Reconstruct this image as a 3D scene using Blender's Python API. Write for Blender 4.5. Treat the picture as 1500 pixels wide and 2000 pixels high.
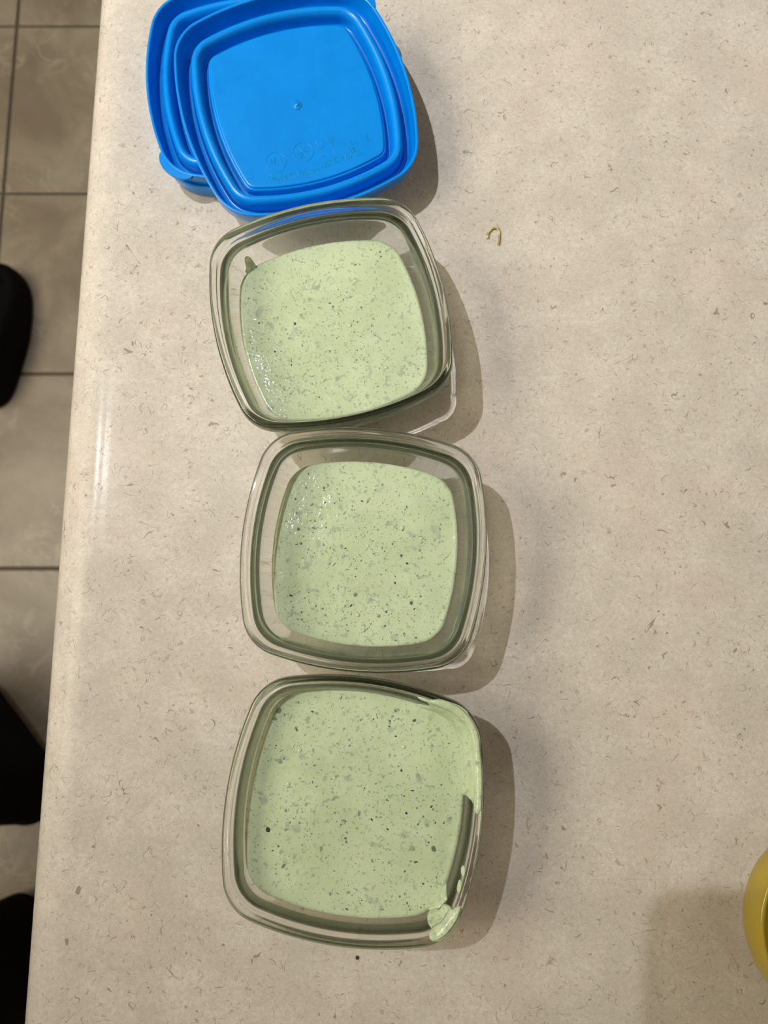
import bpy, bmesh, math, random
from mathutils import Vector, Matrix, noise

S = bpy.context.scene
for o in list(bpy.data.objects):
    bpy.data.objects.remove(o)
CT = 0.9                      # counter top height
H = 0.42154                   # lens above the counter
PITCH = math.radians(8.684)

# ------------------------------------------------------------------ camera
cam = bpy.data.cameras.new('camera')
cam.sensor_fit = 'VERTICAL'
cam.sensor_height = 24.0
cam.lens = 18.0               # 1500 px focal length on a 2000 px tall frame
cam.clip_start = 0.001
cam.dof.use_dof = True
cam.dof.focus_distance = 0.39
cam.dof.aperture_fstop = 6.5
cam_o = bpy.data.objects.new('camera', cam)
cam_o.location = (0, 0, CT + H)
cam_o.rotation_euler = (PITCH, 0, 0)
S.collection.objects.link(cam_o)
S.camera = cam_o

# ------------------------------------------------------------------ world, lamps, exposure
w = bpy.data.worlds.new('world')
S.world = w
w.use_nodes = True
w.node_tree.nodes['Background'].inputs[0].default_value = (1, 0.93, 0.82, 1)
w.node_tree.nodes['Background'].inputs[1].default_value = 0.1
vs = S.view_settings
S.display_settings.display_device = 'sRGB'
vs.view_transform = 'Standard'
vs.look = 'None'
vs.exposure = 0.92
vs.gamma = 1.0
vs.use_curve_mapping = False
S.cycles.use_denoising = True
S.cycles.sample_clamp_indirect = 6.0
S.cycles.max_bounces = 28
S.cycles.transmission_bounces = 28
S.cycles.transparent_max_bounces = 8
S.cycles.blur_glossy = 0.3


def lamp(name, loc, power, radius, col=(1, 0.93, 0.82), caustic=False):
    l = bpy.data.lights.new(name, 'POINT')
    l.energy = power
    l.shadow_soft_size = radius
    l.color = col
    l.cycles.is_caustics_light = caustic
    o = bpy.data.objects.new(name, l)
    o.location = loc
    S.collection.objects.link(o)
    return o


def spot(name, loc, aim, power, angle, radius, col, caustic):
    l = bpy.data.lights.new(name, 'SPOT')
    l.energy = power
    l.shadow_soft_size = radius
    l.color = col
    l.spot_size = math.radians(angle)
    l.spot_blend = 1.0
    l.cycles.is_caustics_light = caustic
    o = bpy.data.objects.new(name, l)
    o.location = loc
    o.rotation_euler = (Vector(aim) - Vector(loc)).to_track_quat('-Z', 'Y').to_euler()
    S.collection.objects.link(o)


KEY = Vector((-0.60, 0.42, CT + 1.48))
spot('ceiling_downlight', KEY, (0.10, 1.0, CT), 38, 108, 0.011, (1, 1.02, 1.06), True)
lamp('second_ceiling_bulb', (-1.10, 0.10, CT + 1.48), 3.0, 0.03, (1, 0.9, 0.70))
lamp('third_ceiling_bulb', (0.87, -0.52, CT + 1.48), 1.2, 0.03, (1, 0.93, 0.80))
for x, y, p, sx, sy in [(-1.55, -0.1, 26, 0.9, 1.8), (1.6, 0.6, 2.5, 0.9, 0.5)]:  # unseen soft fill panels, added to lift the ambient light and shadow areas
    a = bpy.data.lights.new('fill_panel', 'AREA')
    a.shape = 'RECTANGLE'
    a.size, a.size_y = sx, sy
    a.energy = p
    a.color = (1, 0.91, 0.72)
    ao = bpy.data.objects.new('fill_panel', a)
    ao.location = (x, y, 2.38)
    S.collection.objects.link(ao)


# ------------------------------------------------------------------ helpers
def link(o, parent=None):
    S.collection.objects.link(o)
    if parent is not None:
        o.parent = parent
    return o


def mesh_obj(name, verts, faces, m=None, parent=None, smooth=True, loc=None):
    me = bpy.data.meshes.new(name)
    me.from_pydata(verts, [], faces)
    me.update()
    bm = bmesh.new()
    bm.from_mesh(me)
    bmesh.ops.recalc_face_normals(bm, faces=bm.faces)
    bm.to_mesh(me)
    bm.free()
    if smooth:
        me.polygons.foreach_set('use_smooth', [True] * len(me.polygons))
    if m:
        me.materials.append(m)
    o = bpy.data.objects.new(name, me)
    if loc:
        o.location = loc
    return link(o, parent)


def empty(name, loc, rot=(0, 0, 0)):
    o = bpy.data.objects.new(name, None)
    o.empty_display_size = 0.02
    o.location = loc
    o.rotation_euler = rot
    return link(o)


def tag(o, label, cat, group=None):
    o['label'] = label
    o['category'] = cat
    if group:
        o['group'] = group
    return o


def structure(o, label=None):
    o['kind'] = 'structure'
    if label:
        o['label'] = label
    return o


def box(name, lo, hi, m, parent=None, bevel=0.0):
    bm = bmesh.new()
    bmesh.ops.create_cube(bm, size=1)
    for v in bm.verts:
        v.co = Vector([lo[i] + (v.co[i] + .5) * (hi[i] - lo[i]) for i in range(3)])
    if bevel:
        bmesh.ops.bevel(bm, geom=bm.edges[:], offset=bevel, segments=2, affect='EDGES', profile=.5)
    me = bpy.data.meshes.new(name)
    bm.to_mesh(me)
    bm.free()
    me.materials.append(m)
    return link(bpy.data.objects.new(name, me), parent)


# node helpers
class N:
    def __init__(s, name):
        s.m = bpy.data.materials.new(name)
        s.m.use_nodes = True
        s.t = s.m.node_tree
        s.b = s.t.nodes['Principled BSDF']
        s.out = s.t.nodes['Material Output']

    def n(s, typ, ins=None, **kw):
        x = s.t.nodes.new(typ)
        for k, v in kw.items():
            setattr(x, k, v)
        for k, v in (ins or {}).items():
            if isinstance(v, bpy.types.NodeSocket):
                s.t.links.new(v, x.inputs[k])
            else:
                x.inputs[k].default_value = v
        return x

    def set(s, **kw):
        for k, v in kw.items():
            k = k.replace('_', ' ')
            if isinstance(v, bpy.types.NodeSocket):
                s.t.links.new(v, s.b.inputs[k])
            else:
                s.b.inputs[k].default_value = v
        return s

    def coord(s):
        return s.n('ShaderNodeTexCoord').outputs['Object']

    def noise(s, vec, scale, detail=2.0, rough=.5, dist=0.0):
        return s.n('ShaderNodeTexNoise', {'Vector': vec, 'Scale': scale, 'Detail': detail, 'Roughness': rough, 'Distortion': dist}).outputs['Fac']

    def ramp(s, fac, lo, hi, a=0.0, b=1.0):
        x = s.n('ShaderNodeMapRange', {'Value': fac, 'From Min': lo, 'From Max': hi, 'To Min': a, 'To Max': b}, interpolation_type='SMOOTHSTEP')
        return x.outputs[0]

    def math(s, op, a, b=0.0):
        return s.n('ShaderNodeMath', {0: a, 1: b}, operation=op).outputs[0]

    def mix(s, fac, a, b):
        x = s.n('ShaderNodeMix', data_type='RGBA')
        for k, v in ((0, fac), (6, a), (7, b)):
            if isinstance(v, bpy.types.NodeSocket):
                s.t.links.new(v, x.inputs[k])
            else:
                x.inputs[k].default_value = v
        return x.outputs[2]

    def bump(s, h, strength, dist):
        return s.n('ShaderNodeBump', {'Height': h, 'Strength': strength, 'Distance': dist}).outputs[0]


def rgb(r, g, b):
    f = lambda c: (c / 255 / 12.92) if c <= 10 else ((c / 255 + .055) / 1.055) ** 2.4
    return (f(r), f(g), f(b), 1)


# ------------------------------------------------------------------ materials
def mat_laminate():
    m = N('beige_fibre_laminate')
    c = m.coord()
    base = m.mix(m.ramp(m.noise(c, 38, 4, .6), .35, .68), (.555, .510, .452, 1), (.645, .598, .536, 1))
    base = m.mix(m.ramp(m.noise(c, 190, 3, .65), .42, .75, 0, .35), base, (.50, .425, .34, 1))
    base = m.mix(m.ramp(m.noise(c, 420, 3, .7), .40, .66, .30, 0), base, (.40, .345, .285, 1))
    base = m.mix(m.ramp(m.noise(c, 900, 2, .6), .5, .72, 0, .22), base, (.74, .69, .61, 1))
    pink = m.ramp(m.noise(c, 17, 3, .6), .52, .78, 0, .4)
    base = m.mix(pink, base, (.64, .525, .435, 1))

    def fibres(scale, wid, mscale, mlo, off):
        mp = m.n('ShaderNodeMapping', {'Vector': c, 'Location': (off, off * 1.7, 0), 'Rotation': (0, 0, off)}).outputs[0]
        n = m.noise(mp, scale, 1.2, .5, .8)
        line = m.ramp(m.math('ABSOLUTE', m.math('SUBTRACT', n, .5)), wid * .35, wid, 1, 0)
        mask = m.ramp(m.noise(mp, mscale, 1.0, .5), mlo, mlo + .03)
        return m.math('MULTIPLY', line, mask)
    f1 = fibres(95, .010, 160, .585, 3.1)
    f2 = fibres(130, .013, 210, .565, 7.7)
    f3 = fibres(70, .007, 130, .60, 11.3)
    f4 = fibres(170, .018, 260, .545, 17.9)
    strong = m.math('MAXIMUM', f1, f3)
    weak = m.math('MAXIMUM', f2, f4)
    base = m.mix(m.math('MULTIPLY', weak, .52), base, (.30, .25, .20, 1))
    base = m.mix(m.math('MULTIPLY', strong, .72), base, (.22, .175, .135, 1))
    v = m.n('ShaderNodeTexVoronoi', {'Vector': c, 'Scale': 120.0}).outputs['Distance']
    dots = m.math('MULTIPLY', m.ramp(v, .06, .11, 1, 0), m.ramp(m.noise(c, 55, 1), .60, .63))
    base = m.mix(m.math('MULTIPLY', dots, .6), base, (.2, .16, .13, 1))
    m.set(Base_Color=base, Roughness=.21, Specular_IOR_Level=.10,
          Normal=m.bump(m.noise(c, 420, 2), .05, .0006))
    return m.m


def mat_tile():
    m = N('taupe_floor_tile')
    c = m.n('ShaderNodeNewGeometry').outputs['Position']
    a = m.noise(c, 5.5, 5, .62, .6)
    b = m.noise(c, 14, 4, .6, 1.2)
    col = m.mix(m.ramp(a, .3, .72), (.165, .132, .094, 1), (.275, .235, .180, 1))
    vein = m.ramp(m.math('ABSOLUTE', m.math('SUBTRACT', b, .5)), .0, .05, .5, 0)
    col = m.mix(m.math('MULTIPLY', vein, m.ramp(m.noise(c, 6, 2), .45, .65)), col, (.38, .33, .26, 1))
    m.set(Base_Color=col, Roughness=.42)
    return m.m


def mat_plain(name, col, rough=.5, spec=.5, **kw):
    m = N(name)
    m.set(Base_Color=col, Roughness=rough, Specular_IOR_Level=spec, **kw)
    return m.m


def mat_glass():
    m = N('clear_greenish_glass')
    m.set(Base_Color=(1, 1, 1, 1), Roughness=0.0, IOR=1.5, Transmission_Weight=1.0)
    # part of the light passes straight through, so the walls do not block the lamps completely
    tb = m.n('ShaderNodeBsdfTransparent', {'Color': (.96, .985, .945, 1)})
    mx = m.n('ShaderNodeMixShader', {0: .05})
    m.t.links.new(m.b.outputs[0], mx.inputs[1])
    m.t.links.new(tb.outputs[0], mx.inputs[2])
    m.t.links.new(mx.outputs[0], m.out.inputs['Surface'])
    va = m.n('ShaderNodeVolumeAbsorption', {'Color': (.60, .78, .55, 1), 'Density': 7.0})
    m.t.links.new(va.outputs[0], m.out.inputs['Volume'])
    return m.m


def mat_blue():
    m = N('blue_polyethylene')
    c = m.coord()
    n = m.noise(c, 60, 3)
    col = m.mix(m.ramp(n, .3, .7), (.000, .225, .70, 1), (.001, .245, .75, 1))
    m.set(Base_Color=col, Roughness=.26, Specular_IOR_Level=.38, Normal=m.bump(m.noise(c, 900, 2), .04, .0003))
    m.b.inputs['Subsurface Weight'].default_value = .35
    m.b.inputs['Subsurface Radius'].default_value = (.01, .15, 1.0)
    m.b.inputs['Subsurface Scale'].default_value = .0030
    return m.m


def mat_sauce():
    m = N('green_herb_cream')
    c = m.coord()
    base = m.mix(m.ramp(m.noise(c, 34, 4, .6, .8), .3, .7), (.470, .555, .355, 1), (.545, .630, .425, 1))
    # drowned herb bits show as soft grey-green blotches in the cream
    n1 = m.ramp(m.noise(c, 300, 2.5, .55, .3), .565, .70, 0, .62)
    cl = m.ramp(m.noise(c, 60, 2), .36, .60)
    base = m.mix(m.math('MULTIPLY', n1, cl), base, (.22, .29, .20, 1))
    n2 = m.ramp(m.noise(c, 620, 2, .5), .60, .70, 0, .55)
    base = m.mix(n2, base, (.20, .27, .16, 1))
    n3 = m.ramp(m.noise(c, 150, 2, .5, .5), .62, .73, 0, .5)
    base = m.mix(n3, base, (.27, .33, .27, 1))
    h = m.math('ADD', m.noise(c, 150, 3, .55), m.math('MULTIPLY', m.noise(c, 600, 2), .25))
    m.set(Base_Color=base, Roughness=.16, Specular_IOR_Level=.5, Normal=m.bump(h, .20, .002))
    m.b.inputs['Subsurface Weight'].default_value = .25
    m.b.inputs['Subsurface Radius'].default_value = (1.0, 1.0, .5)
    m.b.inputs['Subsurface Scale'].default_value = .0018
    return m.m


def mat_fleck():
    m = N('chopped_herb')
    r = m.n('ShaderNodeNewGeometry').outputs['Random Per Island']
    cr = m.n('ShaderNodeValToRGB', {'Fac': r})
    e = cr.color_ramp.elements
    e[0].position, e[0].color = 0.0, (.010, .022, .010, 1)
    e[1].position, e[1].color = 1.0, (.34, .42, .26, 1)
    for p, col in ((.06, (.030, .050, .026, 1)), (.22, (.11, .15, .09, 1)), (.5, (.20, .26, .16, 1)), (.8, (.27, .34, .21, 1))):
        x = e.new(p)
        x.color = col
    m.set(Base_Color=cr.outputs[0], Roughness=.35)
    return m.m


LAM = mat_laminate()
TILE = mat_tile()
GROUT = mat_plain('dark_grout', (.075, .058, .038, 1), .9)
GLASS = mat_glass()
BLUE = mat_blue()
SAUCE = mat_sauce()
FLECK = mat_fleck()
WALLM = mat_plain('cream_wall_paint', (.62, .57, .48, 1), .8)
CEILM = mat_plain('white_ceiling_paint', (.75, .73, .68, 1), .85)
BLACKCLOTH = mat_plain('black_cloth', (.0035, .0035, .004, 1), .95, .1)
BLACKSHOE = mat_plain('black_shoe_leather', (.0025, .0025, .0025, 1), .8, .06)
SKIN = mat_plain('skin', (.52, .30, .20, 1), .5)
HAIR = mat_plain('dark_brown_hair', (.03, .018, .012, 1), .55)
PHONE = mat_plain('graphite_phone_body', (.02, .02, .022, 1), .3)
CABM = mat_plain('cream_cabinet_paint', (.60, .55, .46, 1), .5)
METAL = mat_plain('brushed_steel', (.55, .55, .55, 1), .3, Metallic=1.0)

# ------------------------------------------------------------------ room shell
X0, X1, Y0, Y1, ZC = -3.2, 2.4, -2.6, 2.6, 2.42
CX = 0.62                     # far edge of the counter
structure(box('floor', (X0, Y0, -0.05), (X1, Y1, -0.004), GROUT), 'kitchen floor of taupe tiles with dark grout')
FLOOR = bpy.data.objects['floor']
tp = 0.3485
tile_me = None
for i in range(-8, 10):
    for j in range(-9, 8):
        cx, cy = -0.7075 + tp * (i + .5), 0.1035 + tp * (j + .5)
        if cx < -3.05 or cx > 2.25 or abs(cy) > 2.5:
            continue
        if tile_me is None:
            t = box('tile', (-tp / 2 + .003, -tp / 2 + .003, -.012), (tp / 2 - .003, tp / 2 - .003, 0), TILE, bevel=.0012)
            tile_me = t.data
        else:
            t = bpy.data.objects.new('tile', tile_me)
            S.collection.objects.link(t)
        t.location = (cx, cy, 0)
        t.parent = FLOOR
structure(box('ceiling', (X0, Y0, ZC), (X1, Y1, ZC + .05), CEILM))
structure(box('wall_left', (X0 - .05, Y0, -.05), (X0, Y1, ZC), WALLM))
structure(box('wall_right', (X1, Y0, -.05), (X1 + .05, Y1, ZC), WALLM))
structure(box('wall_far', (X0, Y1, -.05), (X1, Y1 + .05, ZC), WALLM))
structure(box('wall_near', (X0, Y0 - .05, -.05), (X1, Y0, ZC), WALLM))


# ------------------------------------------------------------------ counter
def make_counter():
    prof = [(CX, 0.0), (.2, 0), (0, 0), (-.07, 0)]
    # no-drip edge: the top tips up very gently, then rolls over a tight crest
    z, x = 0.0, -.080
    prof.append((x, z))
    while x > -.1624:
        if x > -.130:
            sl = 4.6 * (-.080 - x) / .050
        elif x > -.1575:
            sl = 4.6
        else:
            sl = 4.6 - 9.0 * (-.1575 - x) / .0049
        x -= .0007 if x < -.155 else .002
        z += (.0007 if x < -.155 else .002) * math.tan(math.radians(sl))
        prof.append((x, z))
    cx, zc, r = x, z, .0200
    for k in range(1, 21):
        a = math.radians(4.4) + (math.pi / 2 - math.radians(4.4)) * k / 20
        prof.append((cx - r * math.sin(a), zc - r * (1 - math.cos(a))))
    prof += [(cx - r, -.038), (cx - r + .02, -.040), (CX, -.040)]
    ys = [-1.9 + 3.8 * k / 12 for k in range(13)]
    V, F = [], []
    n = len(prof)
    for y in ys:
        for x, z in prof:
            V.append((x + (.0113 * (y - .07) if x < -.05 else 0), y, CT + z))
    for j in range(len(ys) - 1):
        for i in range(n):
            a, b = j * n + i, j * n + (i + 1) % n
            F.append((a, b, b + n, a + n))
    F.append(tuple(range(n)))
    F.append(tuple((len(ys) - 1) * n + i for i in range(n)))
    o = mesh_obj('countertop', V, F, LAM)
    md = o.modifiers.new('edge', 'EDGE_SPLIT')
    md.split_angle = math.radians(50)
    o.cycles.is_caustics_receiver = True
    tag(o, 'beige fibre-flecked laminate countertop with a rolled front edge', 'countertop')
    return o


make_counter()
cab = empty('base_cabinet', (0, 0, 0))
tag(cab, 'cream base cabinet under the beige countertop', 'cabinet')
box('body', (-.125, -1.85, .10), (CX - .03, 1.85, CT - .040), CABM, cab, .002)
box('plinth', (-.08, -1.85, 0), (CX - .06, 1.85, .10), CABM, cab)
for k in range(6):
    y = -1.85 + k * 3.7 / 6
    d = box('door', (-.145, y + .004, .12), (-.125, y + 3.7 / 6 - .004, CT - .06), CABM, cab, .003)
    box('handle', (-.172, y + .07, .62), (-.160, y + .082, .76), METAL, d, .003)


# ------------------------------------------------------------------ bulged rounded square
def outline(a, Rs, rc, nS=20, nC=20):
    k = Rs - a
    B, C = 2 * k, k * k - (Rs - rc) ** 2
    t = (-B + math.sqrt(B * B - 8 * C)) / 4
    al = math.atan2(t, t + k)
    pts = []
    for q in range(4):
        c, s = math.cos(q * math.pi / 2), math.sin(q * math.pi / 2)
        loc = []
        for i in range(nS):
            f = -al + 2 * al * i / nS
            loc.append((-k + Rs * math.cos(f), Rs * math.sin(f)))
        for i in range(nC):
            f = al + (math.pi / 2 - 2 * al) * i / nC
            loc.append((t + rc * math.cos(f), t + rc * math.sin(f)))
        pts += [(x * c - y * s, x * s + y * c) for x, y in loc]
    return pts


def loft(rings, closed=False, cap0=False, cap1=False):
    V, F = [], []
    n = len(rings[0])
    for r in rings:
        V += r
    m = len(rings)
    for j in range(m if closed else m - 1):
        for i in range(n):
            a, b = j * n + i, j * n + (i + 1) % n
            c, d = ((j + 1) % m) * n + (i + 1) % n, ((j + 1) % m) * n + i
            F.append((a, b, c, d))
    if cap0:
        F.append(tuple(range(n)))
    if cap1:
        F.append(tuple((m - 1) * n + i for i in range(n)))
    return V, F


def ring_scaled(a, z):                       # dish rings: the rim outline scaled
    k = a / .06
    return [(x, y, z) for x, y in outline(a, .1594 * k, .0215 * k)]


def catmull(pts, sub=4):
    out = []
    P = [pts[0]] + list(pts) + [pts[-1]]
    for i in range(1, len(P) - 2):
        for s in range(sub):
            t = s / sub
            out.append(tuple(.5 * (2 * P[i][k] + (P[i + 1][k] - P[i - 1][k]) * t + (2 * P[i - 1][k] - 5 * P[i][k] + 4 * P[i + 1][k] - P[i + 2][k]) * t * t
                                   + (3 * P[i][k] - P[i - 1][k] - 3 * P[i + 1][k] + P[i + 2][k]) * t ** 3) for k in range(2)))
    out.append(tuple(pts[-1]))
    return out


# ------------------------------------------------------------------ glass dishes
INNER = catmull([(.020, .0062), (.0330, .0064), (.0385, .0082), (.0425, .0120), (.0460, .0180), (.0488, .0250), (.0516, .0330), (.0535, .0400), (.0552, .0428), (.0562, .0455)], 3)
OUTER = catmull([(.0600, .0470), (.0602, .0446), (.0596, .0424), (.0577, .0410), (.0580, .0350), (.0566, .0265), (.0536, .0170), (.0494, .0085), (.0452, .0030), (.0415, .0004), (.0390, .0002), (.0370, .0012), (.0330, .0018)], 3)


def inner_a(z):
    for (a0, z0), (a1, z1) in zip(INNER, INNER[1:]):
        if z0 <= z <= z1:
            return a0 + (a1 - a0) * (z - z0) / max(1e-9, z1 - z0)
    return INNER[-1][0]


PROF = []


def make_dish(name='glass_dish'):
    prof = list(INNER)
    for k in range(1, 9):                    # lip: flat-topped with rounded shoulders
        f = math.pi - math.pi * k / 9
        c_, s_ = math.cos(f), math.sin(f)
        prof.append((.0580 + .0020 * math.copysign(abs(c_) ** .75, c_), .0470 + .0030 * abs(s_) ** .6))
    prof += OUTER
    PROF[:] = prof
    V, F = loft([ring_scaled(a, z) for a, z in prof], False, True, True)
    o = mesh_obj(name, V, F, GLASS)
    o.cycles.is_caustics_caster = True
    return o


def hnoise(x, y, seed, amp):
    v = noise.noise(Vector((x * 38 + seed, y * 38, seed))) * .6 + noise.noise(Vector((x * 95, y * 95 + seed, 3 + seed))) * .3
    return v * amp


def make_sauce(level, seed, amp=.0007):
    rings = []
    zs = [z for a, z in INNER if z < level - .0008]
    for a, z in INNER:
        if z < level - .0008:
            rings.append(ring_scaled(a + .0003, z - .0001))
    at = inner_a(level)
    rings.append([(x, y, level + .0005) for x, y, z in ring_scaled(at + .0003, level)])
    M = 34
    for k in range(1, M):
        f = 1 - k / M
        men = .0005 * math.exp(-(1 - f) * 45)           # meniscus against the wall
        r = []
        for x, y, z in ring_scaled(at * f, level):
            r.append((x, y, level + men + hnoise(x, y, seed, amp) * min(1, (1 - f) * 8)))
        rings.append(r)
    V, F = loft(rings, False, True, True)
    o = mesh_obj('herb_cream', V, F, SAUCE)
    o.cycles.is_caustics_receiver = True
    return o, at


def inside(x, y, a):
    k = a / .06
    Rs, rc = .1594 * k, .0215 * k
    x, y = abs(x), abs(y)
    if y > x:
        x, y = y, x
    kk = Rs - a
    B, C = 2 * kk, kk * kk - (Rs - rc) ** 2
    t = (-B + math.sqrt(B * B - 8 * C)) / 4
    if math.atan2(y, x + kk) < math.atan2(t, t + kk):
        return math.hypot(x + kk, y) - Rs
    return math.hypot(x - t, y - t) - rc


def make_flecks(sauce, level, at, seed, amp, n, big):
    rnd = random.Random(seed)
    V, F = [], []
    clusters = [(rnd.uniform(-at, at), rnd.uniform(-at, at), rnd.uniform(.004, .012)) for _ in range(16)]
    made = 0
    while made < n:
        if rnd.random() < .45:
            c = rnd.choice(clusters)
            x, y = rnd.gauss(c[0], c[2]), rnd.gauss(c[1], c[2])
        else:
            x, y = rnd.uniform(-at, at), rnd.uniform(-at, at)
        if inside(x, y, at) > -.0012:
            continue
        u = rnd.random()
        L = (.00015 + .00022 * rnd.random()) if u < .70 else (.00035 + .00045 * rnd.random() if u < .965 else (.0006 + .0006 * rnd.random()) * big)
        W = L * rnd.uniform(.35, .9)
        if rnd.random() < .12:
            W = L * .18
            L *= 1.5
        z = level + hnoise(x, y, seed, amp)
        f = 1 - math.hypot(x, y) / at
        a0 = rnd.uniform(0, 6.28)
        m = rnd.choice((5, 6, 7))
        b = len(V)
        for i in range(m):
            g = 6.283 * i / m + rnd.uniform(-.25, .25)
            px, py = L * math.cos(g), W * math.sin(g)
            V.append((x + px * math.cos(a0) - py * math.sin(a0), y + px * math.sin(a0) + py * math.cos(a0), z + rnd.uniform(.00000, .00010)))
        V.append((x, y, z + .00016))
        V.append((x, y, z - .0003))
        for i in range(m):
            F.append((b + i, b + (i + 1) % m, b + m))
            F.append((b + (i + 1) % m, b + i, b + m + 1))
        made += 1
    o = mesh_obj('herb_fleck', V, F, FLECK, sauce, smooth=False)
    o['kind'] = 'stuff'
    return o


def make_bubbles(sauce, level, seed, amp, spots):
    for x, y, r in spots:
        bm = bmesh.new()
        bmesh.ops.create_uvsphere(bm, u_segments=16, v_segments=10, radius=r)
        for v in bm.verts:
            v.co.z *= .55
        me = bpy.data.meshes.new('air_bubble')
        bm.to_mesh(me)
        bm.free()
        me.polygons.foreach_set('use_smooth', [True] * len(me.polygons))
        me.materials.append(SAUCE)
        o = bpy.data.objects.new('air_bubble', me)
        o.location = (x, y, level + hnoise(x, y, seed, amp))
        link(o, sauce)


DISHES = [
    ((-.0277, .1610), 12.9, .0250, 11, 620, 0.9,
     'square clear glass dish of green herb cream standing against the blue lids',
     'smooth pale green herb cream in the glass dish beside the blue lids'),
    ((-.0099, .0396), -4.8, .0225, 23, 900, 1.0,
     'square clear glass dish standing between the other two glass dishes, clean rim',
     'pale green herb cream in the middle glass dish'),
    ((-.0140, -.0823), -7.9, .0335, 37, 850, 1.35,
     'square glass dish with green cream smeared over its right rim, farthest from the lids',
     'green herb cream smeared up the wall and rim of the dish farthest from the lids'),
]
SAUCES = []
for (cx, cy), rot, lev, seed, nf, big, lab, slab in DISHES:
    d = make_dish()
    d.location = (cx, cy, CT)
    d.rotation_euler = (0, 0, math.radians(rot))
    tag(d, lab, 'dish', 'square glass dishes on the counter')
    s, at = make_sauce(lev, seed)
    s.location = d.location
    s.rotation_euler = d.rotation_euler
    tag(s, slab, 'sauce', 'herb cream in the glass dishes')
    make_flecks(s, lev, at, seed, .0007, nf, big)
    rb = random.Random(seed * 7)
    make_bubbles(s, lev, seed, .0007, [(rb.uniform(-.036, .036), rb.uniform(-.036, .036), rb.uniform(.0007, .0013)) for _ in range(5)])
    SAUCES.append((s, lev, at, seed))


# cream smeared on the inner wall: outlines in wall coordinates (steps around the rim, steps up the profile)
def make_smear(sauce, poly, T, R=1.3):
    rings = [ring_scaled(a, z) for a, z in PROF]

    def pos(t, q):
        q = max(0, min(len(rings) - 1.001, q))
        i, f = int(q), q - int(q)
        t %= 160
        j, g = int(t), t - int(t)
        j2 = (j + 1) % 160
        P = lambda r: Vector(r[j]).lerp(Vector(r[j2]), g)
        return P(rings[i]).lerp(P(rings[i + 1]), f)

    n0 = len(poly)
    fine = []
    for i in range(n0):
        a, b, c, d = poly[i - 1], poly[i], poly[(i + 1) % n0], poly[(i + 2) % n0]
        for k in range(5):
            t = k / 5
            fine.append(tuple(.5 * (2 * b[q] + (c[q] - a[q]) * t + (2 * a[q] - 5 * b[q] + 4 * c[q] - d[q]) * t * t + (3 * b[q] - a[q] - 3 * c[q] + d[q]) * t ** 3) for q in range(2)))
    pl = [(t * 1.9, q * 1.1) for t, q in fine]

    def near(x, y):
        best, bp = 1e9, None
        inn = False
        for k in range(len(pl)):
            (x0, y0), (x1, y1) = pl[k - 1], pl[k]
            if (y0 > y) != (y1 > y) and x < (x1 - x0) * (y - y0) / (y1 - y0) + x0:
                inn = not inn
            dx, dy = x1 - x0, y1 - y0
            u = max(0, min(1, ((x - x0) * dx + (y - y0) * dy) / (dx * dx + dy * dy + 1e-12)))
            px, py = x0 + u * dx, y0 + u * dy
            d = math.hypot(x - px, y - py)
            if d < best:
                best, bp = d, (px, py)
        return inn, best, bp
    x0, x1 = min(p[0] for p in pl), max(p[0] for p in pl)
    y0, y1 = min(p[1] for p in pl), max(p[1] for p in pl)
    nx, ny = max(8, int((x1 - x0) / .45)), max(8, int((y1 - y0) / .45))
    info = {}
    for i in range(nx + 1):
        for j in range(ny + 1):
            info[i, j] = ((x0 + (x1 - x0) * i / nx, y0 + (y1 - y0) * j / ny),) + near(x0 + (x1 - x0) * i / nx, y0 + (y1 - y0) * j / ny)
    idx, V, F = {}, [], []

    def vert(k):
        if k in idx:
            return idx[k]
        (x, y), inn, d, bp = info[k]
        if not inn:
            x, y = bp
            d = 0
        t, q = x / 1.9, y / 1.1
        p = pos(t, q)
        e1, e2 = pos(t + .3, q) - pos(t - .3, q), pos(t, q + .3) - pos(t, q - .3)
        n = e1.cross(e2).normalized()
        c = Vector((0, 0, .056)) - p
        if n.dot(c) < 0:
            n = -n
        u = 1 - min(1, d / R)
        th = T * math.sqrt(max(0, 1 - u * u)) * (1 + .35 * noise.noise(p * 240))
        idx[k] = len(V)
        V.append(tuple(p + n * (th + .00002)))
        V.append(tuple(p - n * .00015))
        return idx[k]
    used = {}
    for i in range(nx):
        for j in range(ny):
            c = [(i, j), (i + 1, j), (i + 1, j + 1), (i, j + 1)]
            if sum(info[k][1] for k in c) >= 1:
                a = [vert(k) for k in c]
                F.append(tuple(a))
                F.append(tuple(v + 1 for v in reversed(a)))
                for q in range(4):
                    e = (a[q], a[(q + 1) % 4])
                    used[e] = 1
    for (a, b) in list(used):
        if (b, a) not in used:
            F.append((b, a, a + 1, b + 1))
    return mesh_obj('smear', V, F, SAUCE, sauce)


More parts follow.
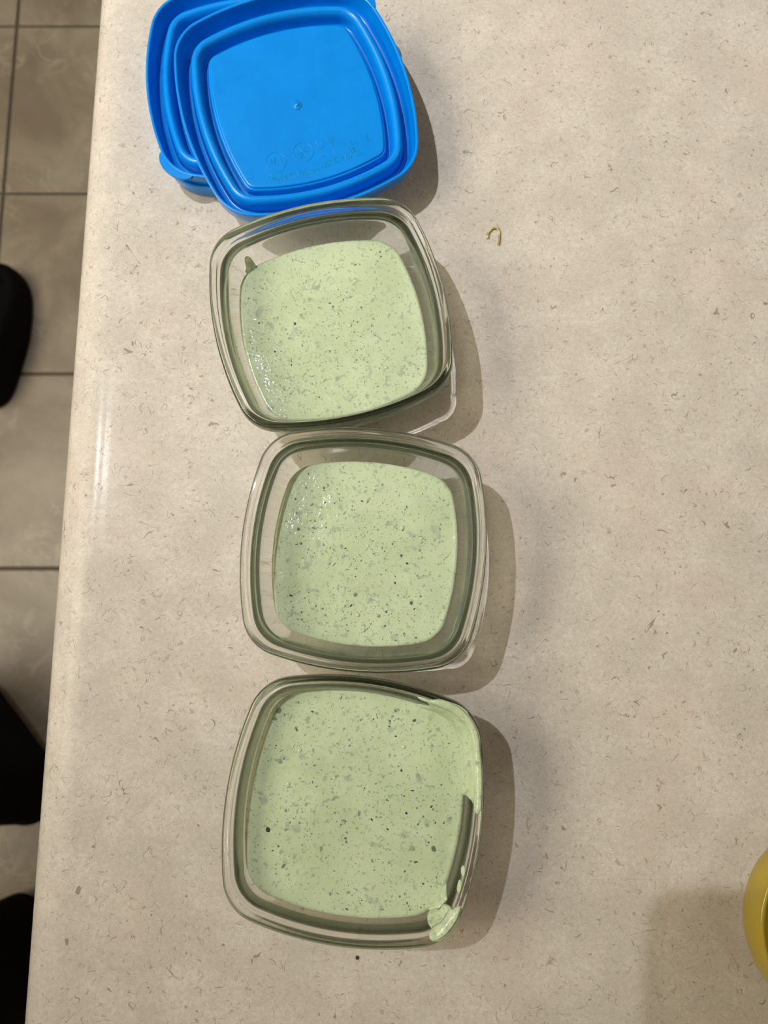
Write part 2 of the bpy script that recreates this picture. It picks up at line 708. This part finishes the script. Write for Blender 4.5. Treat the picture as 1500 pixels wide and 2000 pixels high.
make_smear(SAUCES[2][0], [(44, 28), (42.2, 30), (41.2, 32), (37, 33), (33, 33.5), (29.8, 32.3), (20.8, 33), (18.8, 32), (16.2, 33), (14.2, 33), (12.2, 32.5), (11.5, 29.5), (12.5, 24.3),
                          (13, 20.7), (13, 18.5), (12.4, 17.2), (11, 16.8), (9.5, 16.8), (9, 15.5), (42.5, 15.5), (41.6, 20.2), (42.6, 24)], .0010, 1.6)
make_smear(SAUCES[2][0], [(2.4, 16.5), (.5, 19), (-.5, 20.9), (-4, 20.2), (-7, 20), (-11.5, 18.3), (-9, 15.8), (0, 15.8)], .0009)
make_smear(SAUCES[2][0], [(-12.2, 19), (-8.2, 19.3), (-6.2, 20.7), (-2.5, 21.2), (0, 28), (.8, 31), (.5, 32.5), (-3.5, 34.5), (-6.2, 34.8), (-9.8, 36.5), (-11.2, 36), (-13.2, 33), (-15.5, 31), (-15.2, 28.3), (-13.8, 25.2), (-14, 21.5)], .0016, 2.2)
make_smear(SAUCES[2][0], [(4.8, 24), (4.7, 26), (4.4, 27.2), (3.7, 27), (3.7, 25), (4.2, 23.6)], .0006, .8)
make_smear(SAUCES[2][0], [(3.1, 24.4), (3.0, 26.4), (2.6, 27.8), (1.8, 27.6), (1.7, 25.4), (2.2, 24.2)], .0007, 1.0)
make_smear(SAUCES[0][0], [(65.2, 17.5), (63.5, 18.4), (61.5, 17.9), (61.0, 16.7), (61.2, 15.2), (62, 13.5), (66, 13.5), (68.5, 15.6), (66.5, 16.2)], .0008)

# ------------------------------------------------------------------ blue lids
LA, LRS, LRC = .0637, .150, .025


def ring_off(a, z):
    o = LA - a
    return [(x, y, z) for x, y in outline(a, LRS - o, max(.004, LRC - o))]


def make_lid(label, loc, rot, tab_corner, text):
    root = empty('storage_lid', loc, rot)
    tag(root, label, 'lid', 'stacked blue storage lids')
    # skirt with the outer channel
    sk = [(.0562, .0016), (.0578, .0013), (.0598, .0022), (.0606, .0036), (.0612, .0064), (.0618, .0098), (.0621, .0122), (.0624, .0128),
          (.0634, .0128), (.0637, .0124), (.0636, .0098), (.0631, .0056), (.0626, .0020), (.0616, .0006), (.0590, .0003), (.0562, .0003)]
    V, F = loft([ring_off(a, z) for a, z in catmull(sk, 2)], True)
    mesh_obj('skirt', V, F, BLUE, root)
    # sealing bead: a rounded hollow ring
    bd = [(.0463, .0020), (.0478, .0017), (.0488, .0030), (.0490, .0056), (.0495, .0084), (.0506, .0102), (.0520, .0107), (.0534, .0102),
          (.0545, .0084), (.0549, .0056), (.0550, .0030), (.0556, .0021), (.0556, .0004), (.0463, .0004)]
    bd = [(a + .0007 if a > .0470 and a < .0555 else a, z) for a, z in bd]
    V, F = loft([ring_off(a, z) for a, z in catmull(bd, 2)], True)
    mesh_obj('sealing_bead', V, F, BLUE, root)
    # centre panel, raised like a plateau with a stepped edge
    pn = [(.0466, .0005), (.0467, .0020), (.0465, .0036), (.0462, .0054), (.0457, .0062), (.0451, .0064), (.0449, .0070), (.0445, .0074), (.0438, .0075), (.0400, .0075)]
    V, F = loft([ring_off(a, z) for a, z in catmull(pn, 2)], False, True, True)
    p = mesh_obj('panel', V, F, BLUE, root)
    # corner tab
    c, s_ = math.cos(tab_corner), math.sin(tab_corner)
    V, F = [], []
    nn = 22
    out = outline(LA - .001, LRS, LRC - .001, 40, 40)
    sel = sorted([(abs(((math.atan2(y, x) - tab_corner + math.pi) % (2 * math.pi)) - math.pi), ((math.atan2(y, x) - tab_corner + math.pi) % (2 * math.pi)) - math.pi, x, y) for x, y in out])
    sel = sorted([t[1:] for t in sel if t[0] < .19])
    for z in (.0112, .0128):
        for d, x, y in sel:
            u = d / .19
            e = .0052 * max(0, 1 - u ** 4) ** .8
            V.append((x, y, z))
            V.append((x + c * e, y + s_ * e, z - .0002))
    k = len(sel) * 2
    for i in range(len(sel) - 1):
        b = 2 * i
        F += [(b, b + 1, b + 3, b + 2), (k + b, k + b + 2, k + b + 3, k + b + 1), (b + 1, k + b + 1, k + b + 3, b + 3), (b, b + 2, k + b + 2, k + b)]
    mesh_obj('tab', V, F, BLUE, root, smooth=False)
    if text:
        # injection nub
        V, F = [], []
        rr = [(.0026, .0074), (.0026, .0077), (.0020, .0078), (.0016, .0076), (.0012, .0084), (.0006, .0088)]
        V, F = loft([[(r * math.cos(6.2832 * i / 20), r * math.sin(6.2832 * i / 20), z) for i in range(20)] for r, z in rr], False, True, True)
        mesh_obj('moulding_nub', V, F, BLUE, root)
        emboss(root)
    return root


def text_mesh(body, size, x, y, rot, root, name='embossed_lettering', z=.0074):
    cu = bpy.data.curves.new('t', 'FONT')
    cu.body = body
    cu.size = size
    cu.extrude = .00004
    cu.bevel_depth = .00009
    cu.align_x = 'LEFT'
    o = bpy.data.objects.new('t', cu)
    S.collection.objects.link(o)
    dg = bpy.context.evaluated_depsgraph_get()
    me = bpy.data.meshes.new_from_object(o.evaluated_get(dg))
    me.name = name
    bpy.data.objects.remove(o)
    me.materials.clear()
    me.materials.append(BLUE)
    r = bpy.data.objects.new(name, me)
    r.location = (x, y, z + .00010)
    r.rotation_euler = (0, 0, rot)
    return link(r, root)


def stroke_mesh(name, paths, wdt, root, origin, rot=0.0, z=.0075):
    V, F = [], []
    for pts, closed in paths:
        n = len(pts)
        b = len(V)
        for i, (x, y) in enumerate(pts):
            q0 = pts[(i - 1) % n] if (closed or i > 0) else pts[i]
            q1 = pts[(i + 1) % n] if (closed or i < n - 1) else pts[i]
            tx, ty = q1[0] - q0[0], q1[1] - q0[1]
            l = math.hypot(tx, ty) or 1
            nx, ny = -ty / l * wdt / 2, tx / l * wdt / 2
            V += [(x + nx, y + ny, -.0001), (x + nx * .6, y + ny * .6, .00016), (x - nx * .6, y - ny * .6, .00016), (x - nx, y - ny, -.0001)]
        for i in range(n if closed else n - 1):
            a, c = b + 4 * i, b + 4 * ((i + 1) % n)
            for k in range(3):
                F.append((a + k, a + k + 1, c + k + 1, c + k))
    o = mesh_obj(name, V, F, BLUE, root)
    o.location = (origin[0], origin[1], z)
    o.rotation_euler = (0, 0, rot)
    return o


def circ(r, n=36, cx=0, cy=0, a0=0, a1=2 * math.pi):
    return [(cx + r * math.cos(a0 + (a1 - a0) * i / n), cy + r * math.sin(a0 + (a1 - a0) * i / n)) for i in range(n)]


def emboss(root):
    tr = math.radians(-1.5)
    text_mesh('Made in France', .0047, -.0275, -.0396, tr, root)
    text_mesh('-20\u00b0C +70\u00b0C', .0044, 0.0024, -.0392, math.radians(6), root)
    w_ = .00034
    wav = lambda y: ([(-.0035 + .0007 * i, y + .0006 * math.sin(i * 1.2)) for i in range(11)], False)
    stroke_mesh('embossed_symbol', [(circ(.0056), True), ([(-.003, -.002), (-.002, .002), (-.001, -.001), (.0005, .003)], False), ([(.001, -.002), (.001, .002)], False), ([(.0025, -.002), (.0025, .002)], False)], w_, root, (-.0208, -.0288))
    sn = []
    for k in range(3):
        a = k * math.pi / 3
        sn.append(([(-.0035 * math.cos(a), -.0035 * math.sin(a)), (.0035 * math.cos(a), .0035 * math.sin(a))], False))
    stroke_mesh('embossed_symbol', [(circ(.0056), True)] + sn, w_, root, (-.0047, -.0273))
    K = lambda pths: [([(x * 1.2, y * 1.2) for x, y in p], c) for p, c in pths]
    gl = [([(-.0045, .004), (-.0042, .001), (-.0032, -.0005), (-.0018, .001), (-.0015, .004)], False), ([(-.003, -.0005), (-.003, -.004)], False), ([(-.0045, -.004), (-.0015, -.004)], False)]
    fk = [([(.001 + .0008 * k, .0045), (.001 + .0008 * k, .0022)], False) for k in range(4)] + [([(.001, .0022), (.0022, .001), (.0034, .0022)], False), ([(.0022, .001), (.0022, -.004)], False)]
    stroke_mesh('embossed_symbol', K(gl + fk), w_, root, (.0095, -.0278))
    stroke_mesh('embossed_symbol', [([(-.0032, -.0022), (.0032, -.0022), (0, .0036)], True)], w_, root, (.0226, -.0282))
    text_mesh('4', .0034, .0217, -.0296, 0, root)
    text_mesh('PE', .0030, .0206, -.0340, 0, root)
    text_mesh('E', .0038, .0312, -.0298, 0, root)


make_lid('blue plastic lid lying upside down on the counter, lowest of the three stacked lids', (-.0735, .3140, CT), (0, 0, math.radians(6)), math.radians(45), False)
make_lid('middle blue lid of the stack, with a rounded tab at its lower left corner', (-.0734, .3149, CT + .0094), (0, 0, math.radians(6.3)), math.radians(225), False)
top = make_lid('topmost blue lid of the stack, its flat panel embossed with lettering', (-.0490, .2903, CT + .0237), (0, 0, 0), math.radians(45), True)
nrm = Vector((.0555, -.062, 1)).normalized()
q = Vector((0, 0, 1)).rotation_difference(nrm)
top.rotation_mode = 'QUATERNION'
top.rotation_quaternion = q @ Matrix.Rotation(math.radians(17.2), 3, 'Z').to_quaternion()


# ------------------------------------------------------------------ yellow bowl
def make_bowl():
    m = N('translucent_yellow_plastic')
    m.set(Base_Color=(.46, .345, .040, 1), Roughness=.22, Specular_IOR_Level=.5)
    m.b.inputs['Subsurface Weight'].default_value = .2
    m.b.inputs['Subsurface Radius'].default_value = (1, .7, .1)
    m.b.inputs['Subsurface Scale'].default_value = .002
    prof = [(.001, .0040), (.022, .0042), (.0330, .0070), (.0390, .0130), (.0412, .0200), (.0418, .0260), (.0425, .0290), (.0440, .0304), (.0454, .0298), (.0462, .0270),
            (.0468, .0200), (.0456, .0125), (.0410, .0055), (.0330, .0008), (.001, .0006)]
    prof = catmull(prof, 3)
    V, F = loft([[(r * math.cos(2 * math.pi * i / 64), r * math.sin(2 * math.pi * i / 64), z) for i in range(64)] for r, z in prof], False, True, True)
    o = mesh_obj('yellow_bowl', V, F, m.m)
    o.location = (.2245, -.1430, CT)
    tag(o, 'yellow round-bellied plastic bowl cut by the right edge of the picture', 'bowl')
    return o


make_bowl()


# ------------------------------------------------------------------ small bits on the counter
def tube(name, pts, rad, m, parent=None, seg=8):
    V, F = [], []
    n = len(pts)
    for i, p in enumerate(pts):
        p = Vector(p)
        t = (Vector(pts[min(n - 1, i + 1)]) - Vector(pts[max(0, i - 1)])).normalized()
        u = t.cross(Vector((0, 0, 1)))
        u = u.normalized() if u.length > 1e-6 else Vector((1, 0, 0))
        v = u.cross(t)
        r = rad[i] if isinstance(rad, (list, tuple)) else rad
        for k in range(seg):
            a = 2 * math.pi * k / seg
            V.append(tuple(p + (u * math.cos(a) + v * math.sin(a)) * r))
    for i in range(n - 1):
        for k in range(seg):
            F.append((i * seg + k, i * seg + (k + 1) % seg, (i + 1) * seg + (k + 1) % seg, (i + 1) * seg + k))
    F.append(tuple(range(seg)))
    F.append(tuple((n - 1) * seg + k for k in range(seg)))
    return mesh_obj(name, V, F, m, parent)


STEM = N('yellow_green_stem')
STEM.set(Base_Color=STEM.mix(STEM.ramp(STEM.noise(STEM.coord(), 500, 2), .45, .62), (.62, .54, .24, 1), (.34, .27, .10, 1)), Roughness=.35)
stem_pts = [(-.0050, -.0026, 0), (-.0046, .0008, 0), (-.0022, .0038, 0), (.0006, .0042, 0), (.0020, .0018, 0), (.0020, -.0022, 0), (.0014, -.0066, 0)]
st = tube('herb_sprig', [(x, y, .0008) for x, y, z in [tuple(Vector(stem_pts[i]).lerp(Vector(stem_pts[i + 1]), k / 3)) for i in range(6) for k in range(3)] + [stem_pts[-1]]], .00075, STEM.m)
st.location = (.0656, .2290, CT)
tag(st, 'tiny hooked yellow-green herb stem lying alone on the counter', 'herb')
CRUMB = mat_plain('dark_pepper', (.03, .02, .015, 1), .7)
for (x, y, r, lab) in [(-.0136, -.1655, .0009, 'tiny dark crumb on the counter in front of the smeared dish'),]:
    bm = bmesh.new()
    bmesh.ops.create_icosphere(bm, subdivisions=2, radius=r)
    for v in bm.verts:
        v.co *= 1 + .25 * noise.noise(v.co * 1500)
        v.co.z *= .6
    me = bpy.data.meshes.new('pepper_crumb')
    bm.to_mesh(me)
    bm.free()
    me.materials.append(CRUMB)
    o = link(bpy.data.objects.new('pepper_crumb', me))
    o.location = (x, y, CT + r * .5)
    tag(o, lab, 'crumb')


# ------------------------------------------------------------------ phone held at the lens
def slab(name, w, h, z0, z1, r, m, parent, cx=0, cy=0):
    pts = []
    for qx, qy, a0 in ((1, 1, 0), (-1, 1, 90), (-1, -1, 180), (1, -1, 270)):
        for k in range(9):
            a = math.radians(a0 + 90 * k / 8)
            pts.append((cx + qx * (w / 2 - r) + r * math.cos(a), cy + qy * (h / 2 - r) + r * math.sin(a)))
    e = .0012 if z1 - z0 > .004 else .0002
    rings = []
    for z, o in ((z0, e), (z0 + e, 0), (z1 - e, 0), (z1, e)):
        rings.append([(cx + (x - cx) * (1 - 2 * o / w), cy + (y - cy) * (1 - 2 * o / h), z) for x, y in pts])
    V, F = loft(rings, False, True, True)
    return mesh_obj(name, V, F, m, parent)


phone = empty('smartphone', cam_o.location, cam_o.rotation_euler)
tag(phone, 'dark smartphone held over the counter by the person in black', 'phone')
slab('body', .0776, .160, .0034, .0112, .0135, PHONE, phone, -.0402, -.0510)
slab('screen', .073, .155, .0112, .0114, .010, mat_plain('dark_screen_glass', (.01, .01, .012, 1), .08), phone, -.0402, -.0510)
slab('camera_plate', .033, .035, .0018, .0036, .008, PHONE, phone, -.0125, -.004)


# ------------------------------------------------------------------ black shoe on the tiles
def make_shoe():
    root = empty('shoe', (-.690, .515, 0), (0, 0, math.radians(-4)))
    tag(root, 'plain black shoe on the floor tiles at the left edge', 'shoe')

    def half(v):                               # v: -1 toe .. 1 heel -> half width
        if v < 0:
            return .053 * (1 - abs(v) ** 3.2) ** .55 + .0005
        return (.053 - .019 * v ** 1.2) * (1 - v ** 9) ** .5 + .0005
    V, F = [], []

    def ring(z, k, top=None):
        r = []
        for i in range(64):
            a = 2 * math.pi * i / 64
            v = math.cos(a)
            y = v * .130
            x = half(v) * (1 if math.sin(a) >= 0 else -1) * (abs(math.sin(a)) / max(1e-6, abs(math.sin(a))) if abs(math.sin(a)) > 1e-6 else 0)
            x = half(-v) * math.copysign(1, math.sin(a)) if abs(math.sin(a)) > 1e-6 else 0
            r.append((x * k, y * (1 - (1 - k) * .4), z if top is None else z + top(-v)))
        return r
    V, F = loft([ring(0, .93), ring(.004, 1.0), ring(.022, 1.02), ring(.024, .98)], False, True, True)
    mesh_obj('sole', V, F, BLACKSHOE, root)
    rise = lambda amt: (lambda v: amt * max(0, min(1, (v + .75) / 1.1)) ** 1.1)
    V, F = loft([ring(.023, .98), ring(.036, .99, rise(.012)), ring(.046, .92, rise(.028)), ring(.053, .78, rise(.040)), ring(.056, .60, rise(.046)), ring(.050, .5, rise(.040)), ring(.030, .45, rise(.01)), ring(.026, .3)], False, True, True)
    mesh_obj('upper', V, F, BLACKSHOE, root)
    return root


make_shoe()


# ------------------------------------------------------------------ person taking the picture (feet and hems reach into the left edge)
def skin_body(name, joints, edges, m, parent, root_i=0, sub=2):
    me = bpy.data.meshes.new(name)
    me.from_pydata([j[:3] for j in joints], edges, [])
    o = bpy.data.objects.new(name, me)
    S.collection.objects.link(o)
    sk = o.modifiers.new('skin', 'SKIN')
    o.modifiers.new('sub', 'SUBSURF').levels = sub
    for v, j in zip(me.skin_vertices[0].data, joints):
        v.radius = (j[3], j[4] if len(j) > 4 else j[3])
        v.use_root = False
    me.skin_vertices[0].data[root_i].use_root = True
    dg = bpy.context.evaluated_depsgraph_get()
    nm = bpy.data.meshes.new_from_object(o.evaluated_get(dg))
    nm.name = name
    bpy.data.objects.remove(o)
    nm.polygons.foreach_set('use_smooth', [True] * len(nm.polygons))
    nm.materials.clear()
    nm.materials.append(m)
    return link(bpy.data.objects.new(name, nm), parent)


def make_person():
    root = empty('person', (0, 0, 0))
    tag(root, 'person in black wide-legged trousers standing at the counter, holding the phone', 'person')
    J, E = [], []

    def chain(pts, start=None):
        prev = start
        first = None
        for p in pts:
            J.append(p)
            k = len(J) - 1
            first = k if first is None else first
            if prev is not None:
                E.append((prev, k))
            prev = k
        return prev
    pel = chain([(-.66, -.375, .95, .12, .15)])
    che = chain([(-.65, -.375, 1.10, .11, .135), (-.62, -.375, 1.27, .12, .16)], pel)
    neck = chain([(-.60, -.375, 1.40, .075, .105), (-.575, -.375, 1.47, .060), (-.555, -.375, 1.53, .062)], che)
    chain([(-.535, -.375, 1.585, .090, .075), (-.525, -.375, 1.665, .118, .095), (-.530, -.375, 1.745, .085, .075)], neck)
    # legs and bare feet
    for sy, fy in ((1, -.225), (-1, -.525)):
        k = chain([(-.66, -.375 + sy * .10, .86, .085), (-.655, fy + -sy * .01, .50, .055), (-.665, fy, .10, .036), (-.655, fy, .045, .034)], pel)
        tw = .055 if sy > 0 else .012
        chain([(-.60, fy - tw * .4, .036, .036, .026), (-.545, fy - tw, .024, .042, .019), (-.50, fy - tw * 1.6, .016, .034, .012)], k)
    # left arm hanging, right arm raised to the phone
    la = chain([(-.60, -.21, 1.36, .055), (-.61, -.165, 1.13, .042), (-.56, -.16, .90, .028), (-.55, -.165, .85, .034, .018)], che)
    for i, (dx, l) in enumerate(((.022, .062), (.008, .072), (-.006, .068), (-.02, .055))):
        chain([(-.55 + dx, -.165, .82, .009), (-.545 + dx, -.165, .82 - l * .5, .0085), (-.53 + dx, -.165, .82 - l, .0075)], la)
    chain([(-.525, -.175, .83, .010), (-.505, -.18, .80, .0085)], la)
    ra = chain([(-.57, -.54, 1.36, .055), (-.40, -.50, 1.18, .042), (-.165, -.285, 1.285, .027), (-.105, -.215, 1.305, .034, .018)], che)
    for i, (px, py) in enumerate(((-.078, -.085), (-.076, -.105), (-.076, -.125), (-.070, -.145))):
        # fingers wrap the near edge of the phone and curl onto its back
        chain([(-.098 + .012 * i, -.185, 1.300, .0095), (px - .008, py - .03, 1.300, .009), (px, py, 1.312, .0085), (px + .012, py + .004, 1.318, .0075)], ra)
    chain([(-.075, -.20, 1.320, .011), (-.045, -.165, 1.333, .0095), (-.030, -.140, 1.330, .0085)], ra)
    skin_body('body', J, E, SKIN, root, 0)
    # face
    for nm, loc, r, m in (('nose', (-.428, -.375, 1.640), (.016, .011, .018), SKIN), ('eye', (-.442, -.343, 1.672), (.010, .012, .008), mat_plain('eye_white', (.8, .8, .78, 1), .2)),
                          ('eye', (-.442, -.407, 1.672), (.010, .012, .008), bpy.data.materials.get('eye_white')), ('mouth', (-.448, -.375, 1.598), (.010, .024, .006), mat_plain('lip', (.45, .16, .13, 1), .4)),
                          ('ear', (-.535, -.293, 1.65), (.016, .008, .028), SKIN), ('ear', (-.535, -.457, 1.65), (.016, .008, .028), SKIN)):
        bm = bmesh.new()
        bmesh.ops.create_uvsphere(bm, u_segments=16, v_segments=10, radius=1)
        for v in bm.verts:
            v.co = Vector((v.co.x * r[0], v.co.y * r[1], v.co.z * r[2])) + Vector(loc)
        me = bpy.data.meshes.new(nm)
        bm.to_mesh(me)
        bm.free()
        me.polygons.foreach_set('use_smooth', [True] * len(me.polygons))
        me.materials.append(m)
        link(bpy.data.objects.new(nm, me), root)
    skin_body('hair', [(-.580, -.375, 1.56, .075, .085), (-.570, -.375, 1.66, .105, .108), (-.545, -.375, 1.755, .095, .098)], [(0, 1), (1, 2)], HAIR, root)
    # black top with sleeves
    T = [(-.66, -.375, .80, .165, .225), (-.65, -.375, 1.05, .145, .18), (-.62, -.375, 1.28, .135, .175), (-.595, -.375, 1.43, .09, .11),
         (-.60, -.205, 1.365, .068), (-.61, -.163, 1.13, .054), (-.58, -.16, .98, .042),
         (-.57, -.545, 1.365, .068), (-.40, -.50, 1.18, .052), (-.235, -.345, 1.255, .038)]
    skin_body('shirt', T, [(0, 1), (1, 2), (2, 3), (2, 4), (4, 5), (5, 6), (2, 7), (7, 8), (8, 9)], BLACKCLOTH, root)

    # wide black trousers: each leg widens to its hem above the foot
    def closed_spline(p, n=64):
        out = []
        m = len(p)
        for i in range(n):
            u = i * m / n
            k, t = int(u), u - int(u)
            a, b, c, d = p[k - 1], p[k], p[(k + 1) % m], p[(k + 2) % m]
            out.append(tuple(.5 * (2 * b[q] + (c[q] - a[q]) * t + (2 * a[q] - 5 * b[q] + 4 * c[q] - d[q]) * t * t + (3 * b[q] - a[q] - 3 * c[q] + d[q]) * t ** 3) for q in range(2)))
        return out
    hems = [[(-.700, -.100), (-.646, -.094), (-.606, -.132), (-.565, -.182), (-.525, -.235), (-.530, -.296), (-.568, -.317), (-.628, -.302), (-.700, -.276), (-.745, -.195)],
            [(-.700, -.455), (-.650, -.440), (-.608, -.424), (-.566, -.412), (-.522, -.440), (-.505, -.505), (-.525, -.580), (-.600, -.632), (-.690, -.622), (-.745, -.535)]]
    V, F = [], []
    for hem, sy in zip(hems, (1, -1)):
        h = closed_spline(hem)
        cx, cy = sum(p[0] for p in h) / len(h), sum(p[1] for p in h) / len(h)
        tx, ty = -.66, -.375 + sy * .085
        rings = []
        for z, f in ((.030, 0), (.034, 0), (.10, .03), (.25, .15), (.50, .5), (.72, .8), (.86, .97), (.97, 1.0)):
            r = []
            for x, y in h:
                a = math.atan2(y - cy, x - cx)
                ex, ey = tx + .125 * math.cos(a), ty + .105 * math.sin(a)
                k = f * f * (3 - 2 * f)
                wob = 1 + .03 * math.sin(5 * a + z * 9) * (1 - f)
                r.append(((cx + (x - cx) * (wob if z > .05 else 1)) * (1 - k) + ex * k - .03 * min(1, z * 4) * (1 - k), (cy + (y - cy) * (wob if z > .05 else 1)) * (1 - k) + ey * k + (.26 * z * (1 - k) if sy > 0 else 0), z))
            rings.append(r)
        rings.insert(0, [(cx + (x - cx) * .93, cy + (y - cy) * .93, .036) for x, y in h])
        v, f = loft(rings, False, False, True)
        b = len(V)
        V += v
        F += [tuple(b + q for q in t) for t in f]
    mesh_obj('trousers', V, F, BLACKCLOTH, root)


make_person()
